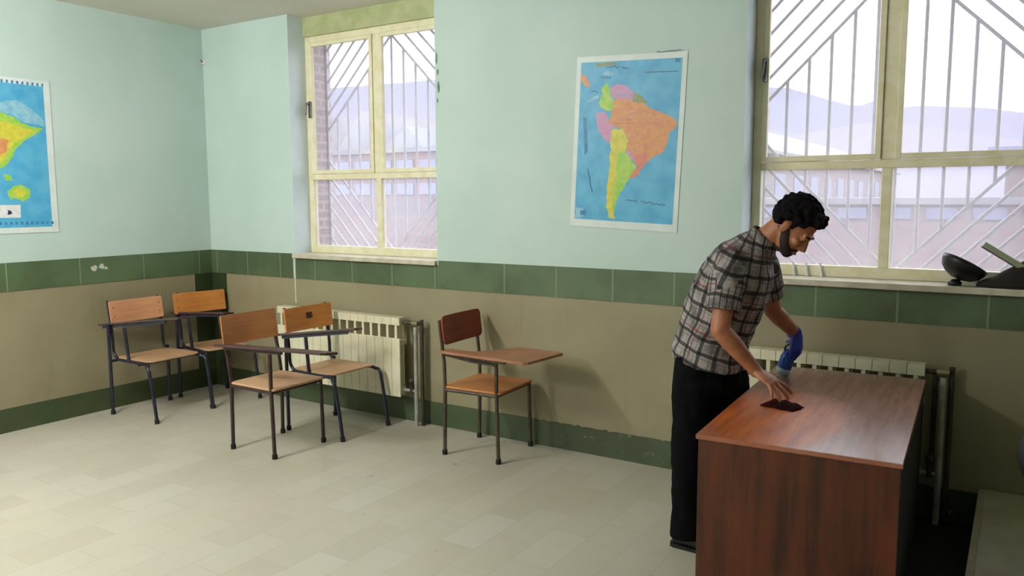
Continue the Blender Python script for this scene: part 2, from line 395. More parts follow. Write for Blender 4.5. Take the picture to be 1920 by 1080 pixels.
# ---------------------------------------------------------------- windows
def window(n, x0, x1, xm):
    YF = .20; z0, z1, zr = 1.245, 2.90, 1.812
    root = bpy.data.objects.new('window_%d' % n, None); COL.objects.link(root); root.location = (x0, YF, SILLZ); struct(root)
    def P(mb, name, mats, bev=.0, par=root): return mb.build(name, mats, par, bevel=bev)
    L = x1-x0; c = xm-x0; d = .05
    a0, a1, ar = z0-SILLZ, z1-SILLZ, zr-SILLZ
    f = MB()
    f.box(0, .05, -d/2, d/2, 0, a1+.02).box(L-.05, L, -d/2, d/2, 0, a1+.02)
    f.box(.05, L-.05, -d/2, d/2, 0, .062).box(.05, L-.05, -d/2, d/2, a1-.03, a1+.02)
    f.box(.05, L-.05, -d/2, d/2, ar-.022, ar+.022)
    f.box(c-.026, c+.026, -d/2, d/2, .062, ar-.022).box(c-.034, c+.034, -d/2, d/2, ar+.022, a1-.03)
    P(f, 'window_frame', FRAMEP, .004)
    P(MB().box(0, L, -.045, .05, a1+.02, H-SILLZ), 'head_board', HEADP)
    # opening sashes in the upper half
    for s0, s1, side in ((.05, c-.034, 0), (c+.034, L-.05, 1)):
        sb = MB(); w_ = .03
        sb.box(s0, s0+w_, -d/2-.012, -d/2+.02, ar+.024, a1-.032).box(s1-w_, s1, -d/2-.012, -d/2+.02, ar+.024, a1-.032)
        sb.box(s0+w_, s1-w_, -d/2-.012, -d/2+.02, ar+.024, ar+.024+w_).box(s0+w_, s1-w_, -d/2-.012, -d/2+.02, a1-.032-w_, a1-.032)
        so = P(sb, 'sash', FRAMEP, .003)
        hx = s0+.012 if side == 0 else s1-.012
        hb = MB().box(hx-.012, hx+.012, -d/2-.03, -d/2-.01, ar+.47, ar+.60).cyl((hx, -d/2-.03, ar+.58), (hx, -d/2-.055, ar+.58), .008)
        hb.tube([(hx, -d/2-.055, ar+.59), (hx-.004, -d/2-.06, ar+.54), (hx-.012, -d/2-.058, ar+.49)], .007)
        P(hb, 'handle', STEEL, 0, so)
        P(MB().box(s0+w_, s1-w_, -.002, .002, ar+.024+w_, a1-.032-w_), 'pane', GLASS_UP, 0, so)
    for s0, s1 in ((.05, c-.026), (c+.026, L-.05)):
        P(MB().box(s0, s1, -.002, .002, .062, ar-.022), 'pane', GLASS_LO)
    sb = MB().box(-.0, L, -YF-.035, .07, -.034, 0); P(sb, 'window_sill', STONE, .005)
    sb = MB().box(-.0, L, .07, WT-YF+.05, -.034, -.005); P(sb, 'outer_sill', STONE, .003)
    return root
window(1, W1[0], W1[1], 1.805)
window(2, W2[0], W2[1], 5.365)
window(3, W3_ADDED[0], W3_ADDED[1], 8.97)  # added unseen window, brings more daylight onto the left wall

def clip_seg(p, q, x0, x1, z0, z1):                   # clip a segment to a rectangle
    t0, t1 = 0., 1.; dx, dz = q[0]-p[0], q[1]-p[1]
    for pp, qq in ((-dx, p[0]-x0), (dx, x1-p[0]), (-dz, p[1]-z0), (dz, z1-p[1])):
        if abs(pp) < 1e-9:
            if qq < 0: return None
        else:
            r = qq/pp
            if pp < 0: t0 = max(t0, r)
            else: t1 = min(t1, r)
    if t0 >= t1: return None
    return (p[0]+dx*t0, p[1]+dz*t0), (p[0]+dx*t1, p[1]+dz*t1)
def grille(x0, x1, apx, label):
    y = .40; z0, z1 = 1.21, 3.04; az = 2.905; bz = 1.21
    g = thing('window_grille', label, 'window grille', (x0, y, z0), 0, 'welded bar grilles outside the windows')
    def bar(a, b, name='bar', r=.0098):
        MB().cyl((a[0]-x0, 0, a[1]-z0), (b[0]-x0, 0, b[1]-z0), r, n=8).build(name, GRILLE, g)
    m = MB()
    for a, b in (((x0, z0), (x0, z1)), ((x1, z0), (x1, z1)), ((x0, z0), (x1, z0)), ((x0, z1), (x1, z1))):
        m.tube([(a[0]-x0, 0, a[1]-z0), (b[0]-x0, 0, b[1]-z0)], .009, 8)
    m.build('outer_frame', GRILLE, g)
    k = -6
    while k <= 6:                                      # upright bars between the two chevrons
        x = apx+k*.1185
        if x0+.03 < x < x1-.03:
            top = min(z1, az-abs(x-apx)); bot = max(z0, bz+abs(x-apx)*1.05)
            if top > bot: bar((x, bot), (x, top), 'upright_bar')
        k += 1
    for j in range(0, 9):
        for sgn in (-1, 1):
            s = clip_seg((apx, az+j*.127), (apx+sgn*2, az+j*.127-2), x0, x1, z0, z1)
            if s and (s[0][0]-apx)*sgn > -.001: bar(s[0], s[1], 'diagonal_bar')
            if j < 6:
                s = clip_seg((apx, bz-j*.127), (apx+sgn*2, bz-j*.127+2.1), x0, x1, z0, z1)
                if s: bar(s[0], s[1], 'diagonal_bar')
    return g
grille(W1[0]+.01, W1[1]-.01, 1.765, 'grey welded bar grille outside the window nearer the room corner')
grille(W2[0]+.01, W2[1]-.01, 5.375, 'grey welded bar grille outside the window behind the man')

# ---------------------------------------------------------------- outside
tag(MB().box(-60, 60, .46, 120, -3.6, -3.5).build('yard_ground', GROUNDM), 'pale open ground outside below the windows', 'ground', kind='stuff')
def hill(name, prof, y, depth, mat, label):
    mb = MB(); n = len(prof)
    vs = [(x, y, z) for x, z in prof]+[(x, y-depth, -3.499) for x, z in prof]+[(x, y+depth, -3.499) for x, z in prof]
    fs = [(i, i+1, n+i+1, n+i)[::-1] for i in range(n-1)]+[(i, i+1, 2*n+i+1, 2*n+i) for i in range(n-1)]
    mb.add(vs, fs, 0, True); return tag(mb.build(name, mat), label, 'hill')
pr = [(-420, 70), (-340, 60), (-297, 58), (-273, 57.6), (-231, 57), (-200, 55), (-170, 48), (-130, 46), (-100, 45), (-75, 41.8), (-69, 41), (-58, 37), (-48, 33.6), (-44, 33.2), (-40, 34.6), (-36, 33.4), (-31, 31.8), (-22, 31.6), (-14, 31), (-4, 29.5), (2, 28), (14, 26), (40, 24), (90, 30), (160, 26)]
def finer(pr, seed, amp):
    out = []
    for (a, b), (c, d) in zip(pr, pr[1:]):
        for k in range(4): t = k/4; out.append((a+(c-a)*t, b+(d-b)*t+noise.noise((a*.1+t, seed, 0))*amp))
    return out+[pr[-1]]
hill('mountain_ridge', finer(pr, 1., .8), 300, 90, HILLM, 'long hazy lavender mountain ridge on the skyline beyond the roofs')
pr2 = [(x*.79, z*.79+.3) for x, z in [(-160, 26), (-120, 22), (-80, 20), (-50, 19), (-38, 16), (-30, 17.5), (-20, 18), (-8, 16), (4, 13.5), (16, 12), (60, 14)]]
hill('foothill', finer(pr2, 2., .5), 150, 45, HILLM2, 'lower pale foothill in front of the far mountain ridge')
def building(name, label, x0, x1, y0, y1, z1, wins, roof=None, coping=True, loc=None):
    b = thing(name, label, 'building', (x0, y0, -3.5))
    MB().box(0, x1-x0, 0, y1-y0, 0, z1+3.5, 0).build('wall', BR_FRONT if roof != 'side' else BR_SIDE, b)
    if coping: MB().box(-.1, x1-x0+.1, -.08, y1-y0+.05, z1+3.5, z1+3.6).build('coping', SNOW, b)
    for wx, wz, ww, wh in wins:
        MB().box(wx-x0, wx-x0+ww, -.03, .04, wz+3.5, wz+wh+3.5).build('window', BLUEW, b)
    return b
wa = [(-13+.62*k, 2.16, .44, .30) for k in range(20)]+[(-13+.62*k, 1.72, .44, .24) for k in range(20)]
b1 = building('brick_building', 'pale brick building with two rows of small windows, seen through the corner window', -14, -1.2, 9, 16, 2.62, wa)
m = MB()
random.seed(3)
for k in range(9):                                    # sheet-roofed ridges
    xx = -13.6+k*1.4; hh = random.uniform(.5, 1.25)
    m.add([(xx+14, .6, 6.22), (xx+15.3, .6, 6.22), (xx+15.3, 5, 6.22), (xx+14, 5, 6.22), (xx+14.65, .8, 6.22+hh), (xx+14.65, 4.6, 6.22+hh)],
          [(0, 1, 4), (2, 3, 5), (1, 2, 5, 4), (3, 0, 4, 5), (3, 2, 1, 0)])
m.build('roof_ridge', SNOW, b1)
wc = [(.4+.62*k, 1.30, .42, .17) for k in range(20)]
building('long_brick_block', 'long low brick block with a row of grey vents, seen through the lower right window', .2, 14, 9, 13, 1.52, wc)
b3 = thing('long_brick_wing', 'pale brick wing with a sheet roof, receding beyond the left pane of the right window', 'building', (-1, 21.5, -3.5))
MB().box(-7, 0, 0, 30, 0, 6.6).build('wall', BR_SIDE, b3)
MB().add([(.25, -.3, 6.6), (.25, 30.3, 6.6), (-3.5, 30.3, 8.2), (-3.5, -.3, 8.2), (-7.2, -.3, 6.6), (-7.2, 30.3, 6.6), (.25, -.3, 6.5), (.25, 30.3, 6.5), (-7.2, 30.3, 6.5), (-7.2, -.3, 6.5)],
         [(0, 1, 2, 3), (3, 2, 5, 4), (6, 0, 3, 4, 9), (1, 7, 8, 5, 2), (6, 7, 1, 0), (9, 4, 5, 8), (6, 9, 8, 7)]).build('roof', SNOW, b3)
for k in range(10): MB().box(-.04, .03, 1+k*2.6, 2.3+k*2.6, 5.0, 5.9).build('window', BLUEW, b3)
b4 = thing('roof_hut', 'small hut with flat overhanging roof, seen through the right window', 'building', (5.7, 10.4, 1.62))
MB().box(0, 2.2, 0, 1.8, 0, .62).build('wall', BR_FRONT, b4); MB().box(-.25, 2.45, -.25, 2.0, .62, .78).build('roof', BLUEW, b4)

# ---------------------------------------------------------------- ceiling lamps (behind and above the camera)
LAMPG = NT('lamp_tube_glow'); LAMPG.b.inputs['Emission Color'].default_value = (1, .97, .86, 1); LAMPG.b.inputs['Emission Strength'].default_value = 6
for i, (lx, ly, sh) in enumerate(LAMPS):
    l = thing('ceiling_lamp', 'white twin-tube fluorescent ceiling lamp, the one %s' % ['nearer the windows', 'farther from the windows'][i], 'ceiling lamp', (lx, ly, H-.09), 0, 'fluorescent ceiling lamps')
    MB().box(-.11, .11, -.62, .62, .03, .09).build('housing', WHITEP, l, bevel=.005)
    for s in (-1, 1): MB().cyl((s*.05, -.58, .01), (s*.05, .58, .01), .014).build('tube', LAMPG.m, l)
    for ty in (-.4, 0, .4):                            # bare tubes shine sideways as much as down
        la = bpy.data.lights.new('tube_light', 'POINT'); la.shadow_soft_size = .09; la.energy = LAMP_W*sh/3; la.color = (1, .985, .95)
        lo = bpy.data.objects.new('tube_light', la); COL.objects.link(lo); lo.location = (0, ty, -.12); lo.parent = l

# ---------------------------------------------------------------- maps
def homog(src):                                       # unit square (u,v) for a zoomed outline given by 4 corners TL,TR,BR,BL
    TL, TR, BR, BL = [Vector(p) for p in src]
    def inv(p):
        u = v = .5; p = Vector(p)
        for _ in range(12):
            q = TL*(1-u)*(1-v)+TR*u*(1-v)+BR*u*v+BL*(1-u)*v; e = p-q
            du = (TR-TL)*(1-v)+(BR-BL)*v; dv = (BL-TL)*(1-u)+(BR-TR)*u
            det = du.x*dv.y-du.y*dv.x; u += (e.x*dv.y-e.y*dv.x)/det; v += (du.x*e.y-du.y*e.x)/det
        return u, v
    return inv
def col(name, rgb, rgb2=None, s=25): return paint(name, rgb, .45, rgb2, s)
SEA = col('map_sea_blue', (70, 160, 205), (92, 176, 214), 9); PAPER = col('map_paper_margin', (216, 225, 223), (208, 218, 216), 8); INK = col('map_ink', (30, 56, 86))
C_OR = col('map_orange', (216, 150, 88), (204, 136, 92)); C_PK = col('map_pink', (202, 136, 176), (192, 150, 186)); C_GR = col('map_green', (140, 196, 62), (176, 204, 90))
C_YE = col('map_yellow', (212, 204, 74), (196, 190, 60)); C_OL = col('map_olive', (150, 150, 90), (120, 140, 110)); C_RD = col('map_red', (214, 128, 100), (206, 120, 110)); C_WH = col('map_white', (226, 228, 228))
C_LB = col('map_pale_blue', (150, 196, 214), (120, 180, 208)); C_DB = col('map_deep_blue', (40, 112, 168), (60, 132, 184))
mats = [PAPER, SEA, INK, C_OR, C_PK, C_GR, C_YE, C_OL, C_RD, C_WH, C_LB, C_DB]
def mapsheet(loc, rotz, w_, h_, mar, polys, strokes, inv, label, tilt=0):
    # sheet in local x (right), z (up), facing -y; (0,0) = top left of the printed area
    mb = MB(); ml, mr, mt, mbm = mar
    mb.box(-ml, w_+mr, -.001, .001, -h_-mbm, mt, 0)
    lay = [0]
    def layer(pts, mi):
        lay[0] += 1; y = -.0013-.00004*lay[0]
        mb.add([(p[0], y, p[1]) for p in pts], [tuple(range(len(pts)))], mi)
    layer([(0, 0), (w_, 0), (w_, -h_), (0, -h_)], 1)
    for mi, pts in polys:
        q = []; fine = []
        for a_, b_ in zip(pts, pts[1:]+pts[:1]):
            for k in range(5):
                t = k/5; x = a_[0]+(b_[0]-a_[0])*t; y = a_[1]+(b_[1]-a_[1])*t
                nv = noise.noise_vector((x*.045, y*.045, 0)); fine.append((x+nv.x*9, y+nv.y*9))
        pts = fine if mi not in (9, 11) else pts
        for p in pts:
            u, v = inv(p); q.append((min(max(u, 0), 1)*w_ if u > -3 else u*w_, -min(max(v, 0), 1)*h_))
        a = sum(q[i][0]*q[(i+1) % len(q)][1]-q[(i+1) % len(q)][0]*q[i][1] for i in range(len(q)))
        layer(q if a > 0 else q[::-1], mi)
    for mi, wd, pts in strokes:
        q = []
        for p in pts: u, v = inv(p); q.append(Vector((u*w_, -v*h_)))
        for a, b in zip(q, q[1:]):
            d = (b-a).normalized(); nn = Vector((-d.y, d.x))*wd/2; layer([a-nn, b-nn, b+nn, a+nn], mi)
    o = mb.build('wall_map', mats, None); o.location = loc; o.rotation_euler = (0, tilt, rotz)
    bm = bmesh.new(); bm.from_mesh(o.data); bmesh.ops.triangulate(bm, faces=[f for f in bm.faces if len(f.verts) > 4]); bm.to_mesh(o.data); bm.free()
    return tag(o, label, 'map', 'printed maps on the walls')
inv = homog([(115, 135), (662, 115), (610, 990), (85, 960)])
def squig(x0, y0, x1, y1, n, amp, seed):
    random.seed(seed); return [(x0+(x1-x0)*i/n+random.uniform(-amp, amp)*.3, y0+(y1-y0)*i/n+random.uniform(-amp, amp)) for i in range(n+1)]
polys = [(3, [(300,330),(350,300),(400,335),(455,345),(490,365),(520,385),(560,400),(620,430),(636,455),(600,500),(588,545),(565,600),(520,625),(480,650),(455,690),(420,680),(400,620),(372,590),(385,540),(350,480),(300,470),(275,440),(285,390)]),
 (4, [(278,262),(330,245),(380,265),(412,300),(395,330),(340,325),(295,315)]), (5, [(235,262),(268,240),(285,300),(300,330),(288,388),(240,378),(215,345),(235,300)]),
 (7, [(410,290),(450,310),(482,348),(440,345),(402,335)]), (4, [(198,400),(250,388),(275,440),(302,470),(287,560),(240,530),(210,460)]),
 (6, [(295,480),(350,480),(385,545),(368,600),(300,612),(284,560)]), (4, [(365,590),(405,610),(425,650),(385,640)]), (8, [(420,615),(480,600),(480,650),(455,690),(420,680)]),
 (5, [(318,610),(370,600),(402,650),(424,690),(390,745),(352,800),(326,850),(306,920),(300,950),(285,900),(300,780),(305,680)]),
 (6, [(284,595),(322,610),(318,700),(306,800),(298,900),(316,962),(280,955),(262,900),(272,760)]), (8, [(422,690),(458,682),(440,720),(402,748),(388,735)]),
 (3, [(116,185),(150,215),(162,262),(130,250),(114,225)]), (7, [(200,140),(300,132),(318,146),(210,158)]), (10, [(150,330),(215,300),(215,320),(160,345)]), (10, [(240,180),(300,185),(300,200),(240,196)]), (11, [(130,420),(150,420),(158,600),(140,620)]),
 (11, [(625,118),(652,117),(650,138),(624,138)]), (10, [(90,900),(140,905),(135,955),(88,955)]), (11, [(120,915),(150,915),(150,940),(118,940)])]
st = [(2, .004, [(470,188),(640,184)]), (2, .0035, squig(258,160,330,158,9,7,1)), (2, .0035, squig(345,160,380,170,5,7,2)), (2, .0035, squig(370,858,430,866,8,6,3)), (2, .0035, squig(450,868,575,886,14,6,4)),
      (2, .003, squig(158,690,185,822,12,5,5)), (2, .0035, squig(528,84,658,78,16,5,6)), (2, .003, squig(225,212,285,214,8,4,7)), (8, .003, [(290,450),(560,452)]), (2, .003, squig(175,280,215,290,6,5,8)), (10, .003, squig(290,300,400,305,9,4,9))]
random.seed(5)
for k in range(70):
    a, b = random.uniform(300, 560), random.uniform(350, 640)
    if a > 460+(620-b)*.4: continue
    st.append((random.choice([4, 6, 8, 9]), .002, [(a, b), (a+random.uniform(6, 22), b+random.uniform(-2, 2))]))
mapsheet((3.640, -.003, 2.463), 0, .652, .955, (.03, .03, .035, .045), polys, st, inv, 'blue wall map of South America in orange, green and yellow, between the two windows', .045)
inv2 = homog([(-1100, 20), (270, 118), (305, 995), (-1100, 1010)])
polys2 = [(10, [(-40,230),(100,205),(200,262),(272,330),(272,362),(150,345),(60,290),(-40,270)]),
 (5, [(-500,240),(-300,255),(-40,270),(60,300),(120,340),(175,362),(270,378),(205,420),(140,458),(80,510),(60,560),(30,602),(-60,660),(-200,700),(-260,560),(-500,600)]),
 (6, [(-300,330),(-40,330),(60,350),(150,378),(210,392),(150,430),(80,470),(40,520),(10,580),(-60,620),(-200,560)]), (3, [(-200,420),(-30,440),(45,450),(30,520),(-20,560),(-120,540)]),
 (5, [(0,660),(45,670),(60,700),(20,705)]), (5, [(30,770),(60,735),(110,728),(160,755),(165,800),(120,832),(80,815),(38,818)]), (6, [(60,770),(100,750),(140,775),(120,810),(80,800)]),
 (9, [(-70,855),(102,855),(102,935),(-70,935)]), (2, [(20,890),(44,888),(46,915),(22,915)]), (3, [(-900,300),(-700,280),(-600,420),(-760,520),(-700,700),(-800,860),(-860,700),(-960,480)])]
st2 = []
for k in range(20):
    st2.append((11, .02, [(-330+k*31, 108-(270-(-330+k*31))*.07), (-318+k*31, 109-(270-(-318+k*31))*.07)])); st2.append((11, .02, [(-330+k*33, 970), (-315+k*33, 970)]))
mapsheet((-.0, -1.352-1.5, 2.444), PI/2, 1.5, 1.0, (.03, .045, .04, .04), polys2, st2, inv2, 'large blue world map with green and yellow land on the left wall')
bpy.data.objects['wall_map.001'].location.x = .004

# small wall items
k = thing('wall_hook', 'small pale round wall hook high in the room corner', 'hook', (.02, -.006, 2.80))
MB().lathe([(0, 0), (.022, 0), (.022, .008), (.01, .012), (0, .012)], (0, 0, 0), (.5, -1, 0), 16).build('plate', WHITEP, k)
MB().tube([(.006, -.012, 0), (.012, -.03, -.004), (.012, -.034, .014)], .004).build('prong', STEEL, k)

# ---------------------------------------------------------------- radiators
def radiator(x0, n, pitch, z0, z1, label, pipe_x, tall=0):
    L = n*pitch; y = -.135
    r = thing('radiator', label, 'radiator', (x0, y, z0), 0, 'cream sectional radiators under the windows')
    hgt = z1-z0; D = .08
    for i in range(n):
        a = i*pitch+.0011; b = (i+1)*pitch-.0011; m = MB()
        m.box(a, b, 0, D, hgt-.055, hgt)                 # top cap
        m.box(a, b, 0, .012, .0, hgt-.15)                # front plate
        m.box(a+.022, b-.022, D-.012, D, .0, hgt-.055)             # rear plate
        m.box(a+.028, b-.028, .006, D-.006, .0, hgt-.05)        # web
        m.box(a, b, .015, D-.015, .03, .07); m.box(a, b, .015, D-.015, hgt-.20, hgt-.165)
        m.build('section', RADW, r, bevel=.0015)
    c = MB()
    for z in (.05, hgt-.18): c.cyl((.01, D/2, z), (L-.01, D/2, z), .018)
    c.build('header_pipe', RADW, r)
    for xx in (.2, L-.2): MB().box(xx-.01, xx+.01, D, .133, .25, .28).build('wall_bracket', PIPED, r)
    px = pipe_x-x0
    MB().cyl((px, D/2, -z0), (px, D/2, hgt-.06), .015).build('riser_pipe', PIPEG, r)
    MB().cyl((px+.034, D/2+.03, -z0), (px+.034, D/2+.03, hgt-.01), .013).build('return_pipe', PIPED, r)
    MB().cyl((px-.036, D/2+.03, .10), (px-.036, D/2+.03, hgt-.035), .012).build('drain_pipe', PIPED, r)
    MB().tube([(L, D/2, hgt-.035), (px+.02, D/2, hgt-.035), (px+.034, D/2+.03, hgt-.03)], .012).build('top_connector', PIPED, r)
    MB().cyl((px-.03, D/2, hgt-.035), (px+.025, D/2, hgt-.035), .02).build('union_nut', BRASS, r)
    v = MB(); v.cyl((L-.005, D/2, .05), (px, D/2, .05), .011); v.build('bottom_connector', PIPEG, r)
    v = MB(); v.cyl((px-.04, D/2, .03), (px-.04, D/2, .10), .016); v.lathe([(0, 0), (.02, 0), (.024, .03), (.014, .045), (0, .045)], (px-.04, D/2, .10)); v.build('valve', PIPED, r)
    return r
radiator(.97, 16, .08, .205, .785, 'cream sectional radiator under the corner window behind the wooden chairs', 2.365)
radiator(4.66, 12, .08, .215, .815, 'cream sectional radiator behind the desk, only its top row showing', 5.70)

# ---------------------------------------------------------------- tablet arm chairs
def board(mb, pts, z, th, mat=None, mi=0): mb.prism(pts, z-th, z, mi, mat)
def rounded(x0, x1, y0, y1, r, n=4):
    out = []
    for cx, cy, a in ((x1-r, y1-r, 0), (x0+r, y1-r, PI/2), (x0+r, y0+r, PI), (x1-r, y0+r, 1.5*PI)):
        for i in range(n+1): out.append((cx+r*math.cos(a+PI/2*i/n), cy+r*math.sin(a+PI/2*i/n)))
    return out
GRP = 'tablet arm classroom chairs'
def frame_of(xv, yv, zv): 
    m = Matrix.Identity(4)
    for i in range(3): m[i][0], m[i][1], m[i][2] = xv[i], yv[i], zv[i]
    return m
def backboard(t, xb, w2, z0, z1, lean, mat, r, th=.012, plate=None, curve=.012):
    # board faces +x; local: u across (y), v up, slightly curved
    n = 12; mb = MB(); hgt = z1-z0; pts = rounded(-w2, w2, 0, hgt, r, 5)
    zv = Vector((-math.sin(lean), 0, math.cos(lean))); N = Vector((math.cos(lean), 0, math.sin(lean)))
    o = Vector((xb, 0, z0)); vs = []
    bm = bmesh.new(); ring = [bm.verts.new((p[0], p[1], 0)) for p in pts]; bm.faces.new(ring)
    bmesh.ops.triangulate(bm, faces=bm.faces[:]); bm.verts.ensure_lookup_table()
    idx = [[v.index for v in f.verts] for f in bm.faces]; bm.verts.index_update()
    idx = [[v.index for v in f.verts] for f in bm.faces]; bm.free()
    def P(p, off): return o+Vector((0, p[0], 0))+zv*p[1]+N*(off-curve*(1-(p[0]/w2)**2))
    # strips across the width so that the curve is real
    k = 10; xs = [-w2+2*w2*i/k for i in range(k+1)]
    def top(x): 
        e = w2-abs(x)
        if e >= r: return hgt, 0
        dd = r-math.sqrt(max(r*r-(r-e)**2, 0)); return hgt-dd, dd
    xs = sorted(set([-w2+r*(1-math.cos(PI/2*i/4)) for i in range(5)]+[w2-r*(1-math.cos(PI/2*i/4)) for i in range(5)]+xs))
    F = []; B = []
    for x in xs:
        a, b = top(x); F += [P((x, b), 0), P((x, a), 0)]; B += [P((x, b), -th), P((x, a), -th)]
    nn = len(F); vs = F+B; fs = []
    for i in range(len(xs)-1):
        a = 2*i; fs += [(a, a+2, a+3, a+1), (nn+a, nn+a+1, nn+a+3, nn+a+2), (a+1, a+3, nn+a+3, nn+a+1), (a, nn+a, nn+a+2, a+2)]
    fs += [(0, 1, nn+1, nn), (2*len(xs)-2, nn+2*len(xs)-2, nn+2*len(xs)-1, 2*len(xs)-1)]
    mb.add(vs, fs, 0); ob = mb.build('backrest', mat, t)
    if plate:
        pm = MB(); q = [P((plate[0]+dx, plate[1]+dz), .0015) for dx, dz in ((-.028, -.022), (.028, -.022), (.028, .022), (-.028, .022))]
        q2 = [v-N*.006 for v in q]; pm.add(q+q2, [(0, 1, 2, 3), (7, 6, 5, 4), (0, 4, 5, 1), (1, 5, 6, 2), (2, 6, 7, 3), (3, 7, 4, 0)]); pm.build('nameplate', paint('brown_plate', (70, 36, 26), .5), ob)
    # rivets
    rv = MB()
    for yy in (-w2+.03, w2-.03):
        for vv in (hgt*.3, hgt*.7):
            c = P((yy, vv), 0); rv.lathe([(.0, .003), (.005, .0025), (.006, 0)], c, N, 8)
    rv.build('rivet', STEEL, ob)
    return ob
def tablet_obj(t, A, B, w_rear, w_front, z0, z1, mat, roll=0, inner=.0, r_under=True, tube=None):
    # board from A (x,y) at height z0 to B at height z1; widens towards the front on the inner side (+y)
    a, b = Vector((A[0], A[1], z0)), Vector((B[0], B[1], z1)); L = (b-a).length; xv = (b-a).normalized()
    yv = Vector((0, 0, 1)).cross(xv).normalized(); zv = xv.cross(yv)
    rm = Matrix.Rotation(roll, 4, 'X'); mt = Matrix.Translation(a) @ frame_of(xv, yv, zv) @ rm
    pts = [(0, 0), (L*.97, 0), (L, .02), (L, w_front-.02), (L*.97, w_front), (L*.5, w_front), (L*.38, w_rear+(w_front-w_rear)*.35), (L*.28, w_rear), (.01, w_rear), (0, w_rear-.01)]
    mb = MB(); mb.prism(pts, 0, .016, 0, mt); o = mb.build('tablet', mat, t, bevel=.002)
    return o, mt
def chair_A(loc, rz, label, backm, seatm, tabm, tab, plate=None, lean=.14, W=.50, roll=-.13):
    """bent tube classroom chair: side tubes run from the backrest through the seat into curved front legs"""
    t = thing('tablet_arm_chair', label, 'chair', loc, rz, GRP); M_ = TUBE_BLUE; r = .0125; h = W/2
    for s in (-1, 1):
        y = s*h
        hi = .70 if s < 0 else .46
        mb = MB(); mb.cyl((0, y, .012), (0, y, hi), r); g = mb.build('leg', M_, t)
        MB().cyl((0, y, 0), (0, y, .03), .017).build('foot_cap', RUBBER, g)
        # front leg: horizontal from the seat, bending down
        ys = s*(h-.022)
        path = [(.33, ys, .425)]+[(.40+.07*math.sin(a), y if a > .6 else ys, .355+.07*math.cos(a)) for a in [PI/2*i/7 for i in range(8)]]+[(.50, y, .2), (.528, y, .012)]
        g = MB().tube(path, r).build('leg', M_, t)
        MB().cyl((.529, y, 0), (.525, y, .03), .017).build('foot_cap', RUBBER, g)
        # back post bending into the seat rail
        yb = s*(h-.035)
        cx, cz, R_ = .075, .505, .08
        path = [(-.045, yb, .87), (-.02, yb, .70), (-.006, yb, .56)]+[(cx-R_*math.cos(a), yb, cz-R_*math.sin(a)) for a in [PI/2*i/6 for i in range(7)]]+[(.33, ys, .425)]
        MB().tube(path, .011).build('side_tube', M_, t)
    for x in (.012, .33): MB().cyl((x, -h+.01, .415), (x, h-.01, .415), .010).build('cross_tube', M_, t)
    pts = rounded(.035, .44, -h+.03, h-.03, .04)
    MB().prism(pts, .437, .449).build('seat', seatm, t, bevel=.002)
    backboard(t, .010, .225, .70, .87, lean, backm, .012, plate=plate)
    px = .20
    MB().cyl((px, -h+.022, .425), (px, -h-.0, .69), r).build('tablet_post', M_, t)
    o, mt = tablet_obj(t, *tab, roll=roll)
    MB().box(.02, .50, .02, .045, -.022, 0, 0, mt).build('tablet_rail', M_, t)
    return t
def chair_B(loc, rz, label, tubem, backm, seatm, tabm, tab, br=.01, LX=.38, W=.42, back_z=(.70, .885), armbar=True, lean=.12, roll=0, post=.66, bx=0.):
    """straight four-legged chair with a square seat frame"""
    t = thing('tablet_arm_chair', label, 'chair', loc, rz, GRP); r = .0125; h = W/2
    for s in (-1, 1):
        y = s*h
        for x in (0, LX):
            top = .44
            if x == LX and s < 0: top = post
            fx = x+(.012 if x else -.008)
            path = [(fx, y, .012), (x, y, .44)]
            if top > .44: path.append((x, y, top))
            g = MB().tube(path, r).build('leg', tubem, t); MB().cyl((fx, y, 0), (fx, y, .03), .017).build('foot_cap', RUBBER, g)
        MB().tube([(0, y, .43), (-.005+bx*.4, y, .60), (-.03+bx, y, .80), (-.04+bx*1.05, y, .87)], .0115).build('back_post', tubem, t)
        MB().cyl((0, y, .425), (LX, y, .425), .011).build('seat_rail', tubem, t)
    for x in (0, LX): MB().cyl((x, -h, .425), (x, h, .425), .011).build('cross_tube', tubem, t)
    pts = rounded(-.01, LX+.03, -h-.005, h+.005, .02)
    MB().prism(pts, .437, .451).build('seat', seatm, t, bevel=.002)
    backboard(t, .014+bx, h+.016, back_z[0], back_z[1], lean, backm, br)
    if armbar: MB().tube([(0, -h, .655), (LX*.5, -h, .63), (LX, -h, .62)], .010).build('arm_bar', tubem, t)
    o, mt = tablet_obj(t, *tab, roll=roll)
    MB().box(.05, .5, .03, .055, -.02, 0, 0, mt).build('tablet_rail', tubem, t)
    return t
D0 = math.radians
chair_A((.17, -.83, 0), D0(2), 'wooden tablet arm chair with pinkish backrest, leftmost of the chairs, beside the left wall', W_PINK, W_SEAT, W_TABD,
        ((-.07, -.285), (.47, .03), .13, .15, .685, .735, W_TABD))
chair_A((.185, -.27, 0), D0(-9), 'wooden tablet arm chair with bright orange backrest, standing in the room corner', W_ORNG, W_SEAT, W_TABD,
        ((-.05, -.23), (.40, .0), .13, .14, .70, .712, W_TABD), W=.42)
chair_A((1.65, -.425, 0), D0(0), 'wooden tablet arm chair with a small dark plate on its backrest, before the radiator', W_ORNG, W_SEAT, W_TABD,
        ((-.02, -.285), (.50, -.04), .12, .14, .685, .735, W_TABD), plate=(.01, .10), W=.46)
chair_B((1.68, -.94, 0), D0(0), 'tablet arm chair with worn tan backrest and straight dark legs, front of the cluster', TUBE_RED, W_TAN, W_SEAT, W_TABD,
        ((-.07, -.28), (.76, -.12), .13, .17, .69, .688, W_TABD), armbar=False, back_z=(.69, .885), roll=-.14, post=.672, lean=.12, bx=-.05)
